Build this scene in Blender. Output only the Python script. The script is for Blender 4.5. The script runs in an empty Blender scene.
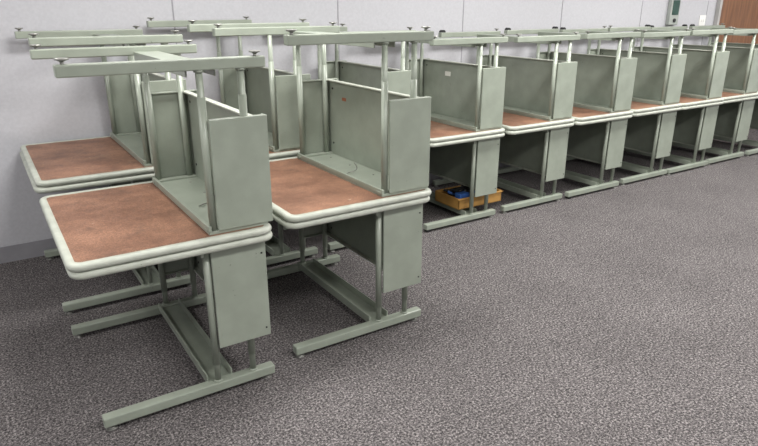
import bpy, bmesh, math, random
from mathutils import Vector, Matrix
random.seed(4)
scene = bpy.context.scene
scene.view_settings.view_transform = 'Standard'

def srgb(r,g,b):
    f=lambda c:(c/255/12.92) if c/255<=0.04045 else ((c/255+0.055)/1.055)**2.4
    return (f(r),f(g),f(b),1)

def new_mat(name, rough=0.5, metallic=0.0):
    m=bpy.data.materials.new(name); m.use_nodes=True
    nt=m.node_tree; b=nt.nodes['Principled BSDF']
    b.inputs['Roughness'].default_value=rough; b.inputs['Metallic'].default_value=metallic
    return m,nt,b

def noise_mat(name,c1,c2,scale,rough=0.5,bump=0.0,detail=4,lo=0.35,hi=0.65,metallic=0.0,bscale=None,wear=None):
    m,nt,b=new_mat(name,rough,metallic)
    tc=nt.nodes.new('ShaderNodeTexCoord'); n=nt.nodes.new('ShaderNodeTexNoise')
    n.inputs['Scale'].default_value=scale; n.inputs['Detail'].default_value=detail
    nt.links.new(tc.outputs['Object'],n.inputs['Vector'])
    r=nt.nodes.new('ShaderNodeValToRGB'); r.color_ramp.elements[0].position=lo; r.color_ramp.elements[1].position=hi
    r.color_ramp.elements[0].color=c1; r.color_ramp.elements[1].color=c2
    nt.links.new(n.outputs['Fac'],r.inputs['Fac']); out=r.outputs['Color']
    if wear:
        oi=nt.nodes.new('ShaderNodeObjectInfo')
        ad=nt.nodes.new('ShaderNodeVectorMath'); ad.operation='MULTIPLY_ADD'
        nt.links.new(oi.outputs['Random'],ad.inputs[0]); ad.inputs[1].default_value=(31,17,9)
        nt.links.new(tc.outputs['Object'],ad.inputs[2])
        n3=nt.nodes.new('ShaderNodeTexNoise'); n3.inputs['Scale'].default_value=38; n3.inputs['Detail'].default_value=4; n3.inputs['Roughness'].default_value=.7
        nt.links.new(ad.outputs[0],n3.inputs['Vector'])
        r3=nt.nodes.new('ShaderNodeValToRGB'); r3.color_ramp.elements[0].position=.69; r3.color_ramp.elements[1].position=.72
        r3.color_ramp.elements[0].color=(0,0,0,1); r3.color_ramp.elements[1].color=(.8,.8,.8,1)
        nt.links.new(n3.outputs['Fac'],r3.inputs['Fac'])
        x=nt.nodes.new('ShaderNodeMix'); x.data_type='RGBA'; nt.links.new(r3.outputs[0],x.inputs[0]); nt.links.new(out,x.inputs[6]); x.inputs[7].default_value=wear
        out=x.outputs[2]
    nt.links.new(out,b.inputs['Base Color'])
    if bump:
        n2=nt.nodes.new('ShaderNodeTexNoise'); n2.inputs['Scale'].default_value=bscale or scale
        nt.links.new(tc.outputs['Object'],n2.inputs['Vector'])
        bp=nt.nodes.new('ShaderNodeBump'); bp.inputs['Strength'].default_value=bump; bp.inputs['Distance'].default_value=0.01
        nt.links.new(n2.outputs['Fac'],bp.inputs['Height']); nt.links.new(bp.outputs['Normal'],b.inputs['Normal'])
    return m

PAINT=noise_mat('desk_paint_sage',srgb(138,145,133),srgb(147,154,142),9,0.32,0.03,bscale=300,wear=srgb(92,94,88))
RIM=noise_mat('desk_edge_grey',srgb(168,172,161),srgb(184,188,177),14,0.40,wear=srgb(120,118,108))
BLACK=noise_mat('black_rubber',srgb(22,22,24),srgb(34,34,36),30,0.5)
ZINC=noise_mat('zinc_glide',srgb(130,130,126),srgb(165,165,160),30,0.35,metallic=0.6)
LAM=noise_mat('laminate_grey',srgb(150,150,145),srgb(165,165,160),40,0.5)
def brown():
    m,nt,b=new_mat('brown_backer_board',0.5)
    tc=nt.nodes.new('ShaderNodeTexCoord'); oi=nt.nodes.new('ShaderNodeObjectInfo')
    add=nt.nodes.new('ShaderNodeVectorMath'); add.operation='MULTIPLY_ADD'
    nt.links.new(oi.outputs['Random'],add.inputs[0]); add.inputs[1].default_value=(37,23,0)
    nt.links.new(tc.outputs['Object'],add.inputs[2])
    def noise(s,d=4,rg=0.5):
        n=nt.nodes.new('ShaderNodeTexNoise'); n.inputs['Scale'].default_value=s; n.inputs['Detail'].default_value=d; n.inputs['Roughness'].default_value=rg
        nt.links.new(add.outputs[0],n.inputs['Vector']); return n
    def ramp(n,p0,c0,p1,c1):
        r=nt.nodes.new('ShaderNodeValToRGB'); e=r.color_ramp.elements
        e[0].position=p0;e[0].color=c0;e[1].position=p1;e[1].color=c1
        nt.links.new(n.outputs['Fac'],r.inputs['Fac']); return r
    def mix(a,bb,fac=None,mode='MIX'):
        x=nt.nodes.new('ShaderNodeMix'); x.data_type='RGBA'; x.blend_type=mode; x.inputs[0].default_value=1
        if fac is not None: nt.links.new(fac,x.inputs[0])
        nt.links.new(a,x.inputs[6])
        if isinstance(bb,tuple): x.inputs[7].default_value=bb
        else: nt.links.new(bb,x.inputs[7])
        return x.outputs[2]
    base=ramp(noise(4.2,7,0.7),0.36,srgb(112,79,62),0.64,srgb(154,114,91))
    fine=ramp(noise(190,3),0.32,(0.62,0.62,0.62,1),0.66,(1.14,1.14,1.14,1))
    c=mix(base.outputs[0],fine.outputs[0],None,'MULTIPLY')
    st=ramp(noise(7,6,0.78),0.55,(0,0,0,1),0.70,(.65,.65,.65,1))
    c=mix(c,srgb(82,63,54),st.outputs[0])
    lt=ramp(noise(2.4,6,0.75),0.57,(0,0,0,1),0.72,(.4,.4,.4,1))
    c=mix(c,srgb(176,148,126),lt.outputs[0])
    sp=ramp(noise(30,3,0.75),0.71,(0,0,0,1),0.74,(.85,.85,.85,1))
    c=mix(c,srgb(210,196,180),sp.outputs[0])
    nt.links.new(c,b.inputs['Base Color'])
    return m
BROWN=brown()

def add_box(bm,x0,x1,y0,y1,z0,z1,mi=0,bev=0.0):
    vs=[bm.verts.new((x,y,z)) for x in (x0,x1) for y in (y0,y1) for z in (z0,z1)]
    idx=[(0,1,3,2),(4,6,7,5),(0,4,5,1),(2,3,7,6),(0,2,6,4),(1,5,7,3)]
    fs=[bm.faces.new([vs[i] for i in q]) for q in idx]
    for f in fs: f.material_index=mi
    if bev>0:
        es=list({e for f in fs for e in f.edges})
        r=bmesh.ops.bevel(bm,geom=es,offset=bev,segments=2,profile=0.5,affect='EDGES')
        for f in r['faces']: f.material_index=mi
def add_cyl(bm,c,r,z0,z1,mi=0,n=18,axis='z',r2=None):
    r2=r if r2 is None else r2
    def p(a,rr,h):
        u,v=rr*math.cos(a),rr*math.sin(a)
        if axis=='z': return (c[0]+u,c[1]+v,h)
        if axis=='y': return (c[0]+u,h,c[1]+v)
        return (h,c[0]+u,c[1]+v)
    A=[bm.verts.new(p(2*math.pi*i/n,r,z0)) for i in range(n)]
    B=[bm.verts.new(p(2*math.pi*i/n,r2,z1)) for i in range(n)]
    for i in range(n):
        f=bm.faces.new((A[i],A[(i+1)%n],B[(i+1)%n],B[i])); f.material_index=mi; f.smooth=True
    f=bm.faces.new(A[::-1]); f.material_index=mi
    f=bm.faces.new(B); f.material_index=mi
def rr_loop(bm,x0,x1,y0,y1,r,z,seg=7):
    out=[]
    for cx,cy,a0 in ((x1-r,y1-r,0),(x0+r,y1-r,90),(x0+r,y0+r,180),(x1-r,y0+r,270)):
        for i in range(seg+1):
            a=math.radians(a0+90*i/seg); out.append(bm.verts.new((cx+r*math.cos(a),cy+r*math.sin(a),z)))
    return out
def bridge(bm,A,B,mi,smooth=True):
    n=len(A)
    for i in range(n):
        f=bm.faces.new((A[i],A[(i+1)%n],B[(i+1)%n],B[i])); f.material_index=mi; f.smooth=smooth
def obj_from_bm(bm,name,mats,parent=None):
    bmesh.ops.recalc_face_normals(bm,faces=bm.faces)
    me=bpy.data.meshes.new(name); bm.to_mesh(me); bm.free()
    for m in mats: me.materials.append(m)
    o=bpy.data.objects.new(name,me); scene.collection.objects.link(o)
    if parent: o.parent=parent
    return o

def desk_mesh(D,h,casters=(),W=1.05,fs=0.0):
    """upright computer desk: x depth (front = 0), y width, z up; fs = frame slid back under top"""
    bm=bmesh.new()
    t=0.030; zb=h-t; R=0.055
    def L(off,z): return rr_loop(bm,off-fs,D-off-fs,off,W-off,max(R-off,0.01),z)
    loops=[L(0.031,zb+0.003),L(0.029,zb),L(0.009,zb),L(0.003,zb+0.004),L(0,zb+0.011),L(0,h-0.012),L(0.004,h-0.004),L(0.012,h),L(0.03,h)]
    for a,b in zip(loops[:-1],loops[1:]): bridge(bm,a,b,1)
    f=bm.faces.new(loops[0][::-1]); f.material_index=2
    f=bm.faces.new(loops[-1]); f.material_index=5
    k=D/0.78
    xp1,xp2=0.500*k,0.660*k
    fy=0.072
    xt0,xt1=0.475*k,0.748*k-max(fs-0.02,0)
    add_box(bm,xt0,xt1,0.05,W-0.05,zb-0.010,zb+0.003,0,0.0015)
    add_box(bm,xt0-0.002,xt0+0.012,0.05,W-0.05,zb-0.032,zb-0.0095,0,0.003)
    add_box(bm,xt1-0.012,xt1,0.058,W-0.058,zb-0.032,zb-0.0095,0,0.003)
    zp=zb-0.452
    for s in (0,1):
        def Y(a,b): return (a,b) if s==0 else (W-b,W-a)
        y=Y(0.044,0.054); add_box(bm,0.512*k,0.745*k,y[0],y[1],zp,zb-0.0098,0,0.003)
        add_box(bm,0.516*k,0.741*k,*Y(0.052,0.072),zp+0.0005,zp+0.007,0,0.002)
        add_box(bm,0.733*k,0.745*k,*Y(0.05,0.085),zp,zb-0.0098,0,0.003)
        add_box(bm,0.028,D-0.025,*Y(fy-0.023,fy+0.023),0.020,0.062,0,0.005)
        for xp in (xp1,xp2):
            yc=fy if s==0 else W-fy
            add_cyl(bm,(xp,yc),0.0135,0.055,zb-0.30,0,20)
            add_cyl(bm,(xp,yc),0.0158,0.055+ (h-0.62),zb-0.008,0,20)
            add_cyl(bm,(xp,yc),0.019,0.060,0.070,0,20)
        add_box(bm,(xp1-0.03),(xp2+0.03),*Y(fy-0.008,fy+0.03),zb-0.020,zb-0.0085,0,0.002)
        for ei,xe in enumerate((0.055,D-0.058)):
            yc=fy if s==0 else W-fy
            if (ei,s) in casters:
                add_box(bm,xe-0.014,xe+0.014,yc-0.018,yc+0.018,0.012,0.022,3,0.003)
                add_cyl(bm,(xe,0.022),0.022,yc-0.020,yc-0.003,3,18,'y')
                add_cyl(bm,(xe,0.022),0.022,yc+0.003,yc+0.020,3,18,'y')
            else:
                add_cyl(bm,(xe,yc),0.022,0.0,0.006,4,18)
                add_cyl(bm,(xe,yc),0.019,0.006,0.011,4,18,r2=0.008)
                add_cyl(bm,(xe,yc),0.007,0.010,0.024,4,10)
    xm=0.690*k
    add_box(bm,xm,xm+0.008,0.056,W-0.056,zp,zb-0.0098,0,0.002)
    add_box(bm,xm-0.026,xm+0.004,0.056,W-0.056,zp-0.001,zp+0.007,1,0.002)
    xs=0.455*k
    add_box(bm,xs,xs+0.115,fy+0.018,W-fy-0.018,0.045,0.052,0,0.002)
    add_box(bm,xs,xs+0.007,fy+0.018,W-fy-0.018,0.050,0.088,0,0.002)
    add_box(bm,xs+0.108,xs+0.115,fy+0.018,W-fy-0.018,0.050,0.088,0,0.002)
    for yy in (0.18,0.40,0.65,0.87):
        add_cyl(bm,(xm-0.06,yy),0.005,zb-0.013,zb-0.0095,4,10)
    for yy in (0.11,W-0.11):
        for zz in (zp+0.05,zb-0.08):
            add_cyl(bm,(yy,zz),0.006,xm-0.003,xm+0.001,3,10,'x')
    for zz in (zp+0.04,zb-0.06):
        add_cyl(bm,(0.725*k,zz),0.004,0.041,0.0445,3,10,'y')
    bmesh.ops.recalc_face_normals(bm,faces=bm.faces)
    me=bpy.data.meshes.new('computer_desk_mesh'); bm.to_mesh(me); bm.free()
    for m in (PAINT,RIM,BROWN,BLACK,ZINC,LAM): me.materials.append(m)
    return me

def stack(x0,y0,h,D,cl=(),cu=(),dx=0.0,dy=0.0,hu=None,W=1.05,fs=0.0):
    hu=hu or h
    lo=bpy.data.objects.new('computer_desk',desk_mesh(D,h,cl,W)); scene.collection.objects.link(lo)
    lo.location=(x0,y0,0)
    up=bpy.data.objects.new('computer_desk',desk_mesh(D,hu,cu,W,fs)); scene.collection.objects.link(up)
    up.rotation_euler=(math.pi,0,0); up.location=(x0+dx+fs,y0+W+dy,h+hu+0.0015)
    return lo,up

stack(0.150,2.225,0.71,0.78,dx=-0.004,dy=-0.004,hu=0.725,W=1.0,fs=0.045)
stack(1.02,2.30,0.705,0.79,dx=0.004,dy=-0.006,hu=0.80,W=1.03,fs=0.025)
stack(0.145,3.385,0.735,0.78,dx=0.01,hu=0.735,fs=0.06)
stack(0.98,3.385,0.72,0.77,hu=0.80)
stack(1.79,3.39,0.70,0.745,hu=0.76)
rights=[3.32,4.11,4.86,5.62,6.32,7.04,7.80]
hus=[.715,.71,.715,.705,.71,.70,.70]
cu=[(),((0,0),),((0,0),(1,0)),((0,0),),((1,0),),((0,0),(1,0)),((0,0),)]
for i,r in enumerate(rights):
    # rotation of casters / glides differs per desk
    stack(r-0.74,3.345+(0.012 if i%2 else 0),0.685,0.74,cl=((0,0),) if i in(0,2) else (),cu=cu[i],hu=hus[i],dx=.004*((i*7)%3) if i<5 else 0,fs=.012)

def sticker(name,loc,size,axis,c):
    bm=bmesh.new(); x,y,z=loc; w,h2=size
    if axis=='y': add_box(bm,x-w/2,x+w/2,y-0.0012,y,z-h2/2,z+h2/2)
    else: add_box(bm,x-0.0012,x,y-w/2,y+w/2,z-h2/2,z+h2/2)
    add=obj_from_bm(bm,name,[noise_mat(name+'_mat',c,c,20,0.6)])
sticker('inventory_label',(1.02+.029+0.690*0.79/0.78-0.0002,3.08,1.09),(0.045,0.018),'x',srgb(150,92,66))
sticker('inventory_label',(0.146+.045+0.690-0.0002,2.75,0.93),(0.05,0.028),'x',srgb(222,222,214))
sticker('inventory_label',(3.32-0.74+.012+0.690*0.74/0.78-0.0002,4.0,1.07),(0.07,0.035),'x',srgb(222,222,214))

bm=bmesh.new()
bx0,bx1,by0,by1,bz0,bz1=2.98,3.43,3.48,3.78,0.090,0.178
add_box(bm,bx0,bx1,by0,by1,bz0,bz0+0.008,0,0.002)
add_box(bm,bx0,bx1,by0,by0+0.010,bz0,bz1,0,0.003)
add_box(bm,bx0,bx1,by1-0.010,by1,bz0,bz1,0,0.003)
add_box(bm,bx0,bx0+0.010,by0,by1,bz0,bz1,0,0.003)
add_box(bm,bx1-0.010,bx1,by0,by1,bz0,bz1,0,0.003)
add_box(bm,bx0-0.01,bx1+0.01,by0-0.01,by0+0.006,bz1-0.012,bz1,0,0.003)
add_box(bm,bx1-0.006,bx1+0.01,by0-0.01,by1+0.01,bz1-0.012,bz1,0,0.003)
OCH=noise_mat('ochre_plastic',srgb(156,116,58),srgb(176,134,72),8,0.6)
binobj=obj_from_bm(bm,'storage_tray',[OCH])
def cable(name,pts,r,mat,parent=None):
    cu_=bpy.data.curves.new(name,'CURVE'); cu_.dimensions='3D'; cu_.bevel_depth=r; cu_.bevel_resolution=3
    s=cu_.splines.new('NURBS'); s.points.add(len(pts)-1)
    for p,q in zip(s.points,pts): p.co=(*q,1)
    s.use_endpoint_u=True; s.order_u=4
    cu_.materials.append(mat)
    o=bpy.data.objects.new(name,cu_); scene.collection.objects.link(o)
    if parent: o.parent=parent
    return o
BLUE=noise_mat('blue_plastic',srgb(50,95,170),srgb(70,115,190),8,0.5)
YEL=noise_mat('yellow_plastic',srgb(205,170,60),srgb(215,180,70),8,0.5)
GRYC=noise_mat('grey_cord',srgb(120,120,118),srgb(140,140,138),8,0.5)
for k in range(20):
    pts=[(random.uniform(bx0+.04,bx1-.04),random.uniform(by0+.04,by1-.04),random.uniform(bz0+.04,bz1+.02)) for _ in range(12)]
    cable('cord_%d'%(k+1),pts,0.010,(BLUE,BLACK,BLACK,GRYC,BLACK)[k%5],binobj)
bm=bmesh.new(); add_box(bm,bx0+.04,bx0+.14,by0+.03,by0+.10,bz0+.05,bz1+.022,0,.006)
obj_from_bm(bm,'blue_box',[BLUE],binobj)
bm=bmesh.new(); add_box(bm,bx0+.33,bx0+.42,by0+.04,by0+.12,bz0+.05,bz1+.018,0,.006)
obj_from_bm(bm,'yellow_box',[YEL],binobj)

for (xx,yy,zz) in ((0.78,2.62,0.760),(1.60,2.75,0.756)):
    cable('wire_cable_hook',[(xx-.05,yy-.02,zz),(xx-.01,yy+.02,zz),(xx+.03,yy-.01,zz),(xx+.035,yy,zz+.03),(xx+.02,yy+.01,zz+.045)],0.0028,ZINC)

YW=4.46; XL,XR,YB,ZC=-2.6,9.7,-3.6,2.75
def room_box(name,dims,mat):
    bm=bmesh.new(); add_box(bm,*dims); return obj_from_bm(bm,name,[mat])
def carpet():
    m,nt,b=new_mat('carpet_loop',0.95)
    b.inputs['Specular IOR Level'].default_value=0.1
    tc=nt.nodes.new('ShaderNodeTexCoord')
    def noise(s,d,rg):
        n=nt.nodes.new('ShaderNodeTexNoise'); n.inputs['Scale'].default_value=s; n.inputs['Detail'].default_value=d; n.inputs['Roughness'].default_value=rg
        nt.links.new(tc.outputs['Object'],n.inputs['Vector']); return n
    n1=noise(100,4,0.85)
    r=nt.nodes.new('ShaderNodeValToRGB'); e=r.color_ramp.elements
    e[0].position=0.37; e[0].color=srgb(34,33,34); e[1].position=0.65; e[1].color=srgb(168,162,161)
    m1=e.new(0.5); m1.color=srgb(88,84,85)
    nt.links.new(n1.outputs['Fac'],r.inputs['Fac'])
    def mul(a,s,d,p0,p1,v):
        n2=noise(s,d,0.6); r2=nt.nodes.new('ShaderNodeValToRGB'); r2.color_ramp.elements[0].position=p0;r2.color_ramp.elements[0].color=(v,v,v,1);r2.color_ramp.elements[1].position=p1;r2.color_ramp.elements[1].color=(1.08,1.08,1.08,1)
        nt.links.new(n2.outputs['Fac'],r2.inputs['Fac'])
        mx=nt.nodes.new('ShaderNodeMix'); mx.data_type='RGBA'; mx.blend_type='MULTIPLY'; mx.inputs[0].default_value=1
        nt.links.new(a,mx.inputs[6]); nt.links.new(r2.outputs[0],mx.inputs[7]); return mx.outputs[2]
    c=mul(r.outputs[0],1.6,4,.3,.7,.84); c=mul(c,22,3,.35,.65,.84)
    nt.links.new(c,b.inputs['Base Color'])
    bp=nt.nodes.new('ShaderNodeBump'); bp.inputs['Strength'].default_value=0.6; bp.inputs['Distance'].default_value=0.005
    nt.links.new(n1.outputs['Fac'],bp.inputs['Height']); nt.links.new(bp.outputs['Normal'],b.inputs['Normal'])
    return m
room_box('floor',(XL-.1,XR+.1,YB-.1,YW+.1,-0.1,0.0),carpet())
WALL=noise_mat('wall_vinyl_grey',srgb(180,180,185),srgb(186,186,191),60,0.65,0.08,bscale=220)
SEAM=noise_mat('wall_seam',srgb(140,139,145),srgb(146,145,150),30,0.7)
CEIL=noise_mat('ceiling_tile',srgb(225,225,220),srgb(236,236,232),120,0.9)
room_box('wall_back',(XL-.1,XR+.1,YW,YW+.1,0,ZC),WALL)
room_box('wall_front',(XL-.1,XR+.1,YB-.1,YB,0,ZC),WALL)
room_box('wall_left',(XL-.1,XL,YB,YW,0,ZC),WALL)
room_box('wall_right',(XR,XR+.1,YB,YW,0,ZC),WALL)
room_box('ceiling',(XL-.1,XR+.1,YB-.1,YW+.1,ZC,ZC+.1),CEIL)
BASE=noise_mat('baseboard_vinyl',srgb(136,135,140),srgb(145,144,149),10,0.5)
DX0,DX1=7.84,8.95
room_box('baseboard_back',(XL,DX0-.06,YW-.008,YW,0,0.11),BASE)
room_box('baseboard_left',(XL,XL+.008,YB,YW-.01,0,0.11),BASE)
room_box('baseboard_front',(XL+.01,XR-.01,YB,YB+.008,0,0.11),BASE)
room_box('baseboard_right',(XR-.008,XR,YB+.01,YW-.01,0,0.11),BASE)
bm=bmesh.new()
x=1.21-1.28*3
while x<DX0-.1:
    if x>XL: add_box(bm,x-.005,x+.005,YW-.0015,YW,0.11,ZC)
    x+=1.28
obj_from_bm(bm,'trim_1',[SEAM])
def wood():
    m,nt,b=new_mat('door_wood',0.4)
    tc=nt.nodes.new('ShaderNodeTexCoord'); mp=nt.nodes.new('ShaderNodeMapping'); mp.inputs['Scale'].default_value=(14,14,1.2)
    n=nt.nodes.new('ShaderNodeTexNoise'); n.inputs['Scale'].default_value=2; n.inputs['Detail'].default_value=8
    nt.links.new(tc.outputs['Object'],mp.inputs[0]); nt.links.new(mp.outputs[0],n.inputs['Vector'])
    r=nt.nodes.new('ShaderNodeValToRGB'); e=r.color_ramp.elements
    e[0].position=.3;e[0].color=srgb(98,64,42);e[1].position=.7;e[1].color=srgb(136,94,62)
    nt.links.new(n.outputs['Fac'],r.inputs['Fac']); nt.links.new(r.outputs[0],b.inputs['Base Color']); return m
bm=bmesh.new()
add_box(bm,DX0,DX1,YW-.03,YW-.002,0.005,2.13,0,0.003)
add_box(bm,DX0-.05,DX0-.002,YW-.05,YW-.001,0,2.18,1,0.003)
add_box(bm,DX1+.002,DX1+.05,YW-.05,YW-.001,0,2.18,1,0.003)
add_box(bm,DX0-.002,DX1+.002,YW-.05,YW-.001,2.135,2.18,1,0.003)
add_cyl(bm,(DX1-.08,1.0),0.028,YW-.045,YW-.03,2,18,'y')
add_cyl(bm,(DX1-.08,1.0),0.010,YW-.075,YW-.04,2,12,'y')
add_box(bm,DX1-.19,DX1-.07,YW-.085,YW-.07,0.99,1.01,2,0.004)
obj_from_bm(bm,'door_1',[wood(),noise_mat('door_frame_paint',srgb(165,163,160),srgb(172,170,168),8,0.4),ZINC])

bm=bmesh.new()
add_box(bm,6.80,6.97,YW-.05,YW-.001,1.38,1.68,0,0.008)
add_box(bm,6.825,6.945,YW-.056,YW-.049,1.49,1.65,1,0.003)
add_cyl(bm,(6.885,1.43),0.022,YW-.06,YW-.05,2,16,'y')
obj_from_bm(bm,'wall_intercom',[noise_mat('intercom_grey',srgb(150,155,150),srgb(160,165,160),8,.5),noise_mat('intercom_dark_green',srgb(30,60,52),srgb(40,72,62),8,.3),BLACK])
bm=bmesh.new()
add_box(bm,7.47,7.60,YW-.008,YW-.001,1.36,1.48,0,0.003)
add_box(bm,7.505,7.52,YW-.016,YW-.007,1.405,1.435,0,0.002)
add_box(bm,7.55,7.565,YW-.016,YW-.007,1.405,1.435,0,0.002)
obj_from_bm(bm,'light_switch',[noise_mat('switch_white',srgb(225,225,222),srgb(230,230,228),8,.4)])

m,nt,b=new_mat('troffer_lens',0.5); b.inputs['Base Color'].default_value=(.9,.9,.9,1)
b.inputs['Emission Color'].default_value=(1,.98,.95,1); b.inputs['Emission Strength'].default_value=1.5
LENS=m
for ix,x in enumerate((-1.2,1.2,3.6,6.0,8.4)):
    for iy,y in enumerate((-2.2,0.3,2.7)):
        bm=bmesh.new(); add_box(bm,x-.6,x+.6,y-.3,y+.3,ZC-.03,ZC-.001,0,0.004)
        add_box(bm,x-.56,x+.56,y-.26,y+.26,ZC-.034,ZC-.028,1,0.002)
        t=obj_from_bm(bm,'ceiling_light',[RIM,LENS])
        l=bpy.data.lights.new('troffer_lamp','AREA'); l.shape='RECTANGLE'; l.size=1.1; l.size_y=.5
        e=(28,50,58)[iy]*(0.72,0.98,1.1,1.15,1.0)[ix]
        l.energy=e; l.color=(1,.985,.955)
        lo=bpy.data.objects.new('troffer_lamp',l); lo.location=(x,y,ZC-.04); scene.collection.objects.link(lo); lo.parent=t
w=bpy.data.worlds.new('World'); scene.world=w; w.use_nodes=True
w.node_tree.nodes['Background'].inputs[0].default_value=(.8,.8,.85,1); w.node_tree.nodes['Background'].inputs[1].default_value=.1

cam=bpy.data.cameras.new('Camera'); cam.sensor_width=36; cam.lens=613/758*36; cam.clip_start=.02
co=bpy.data.objects.new('Camera',cam); scene.collection.objects.link(co)
co.location=(0,0,1.6); co.rotation_euler=(math.radians(90-19.6),0,math.radians(-32.8))
scene.camera=co
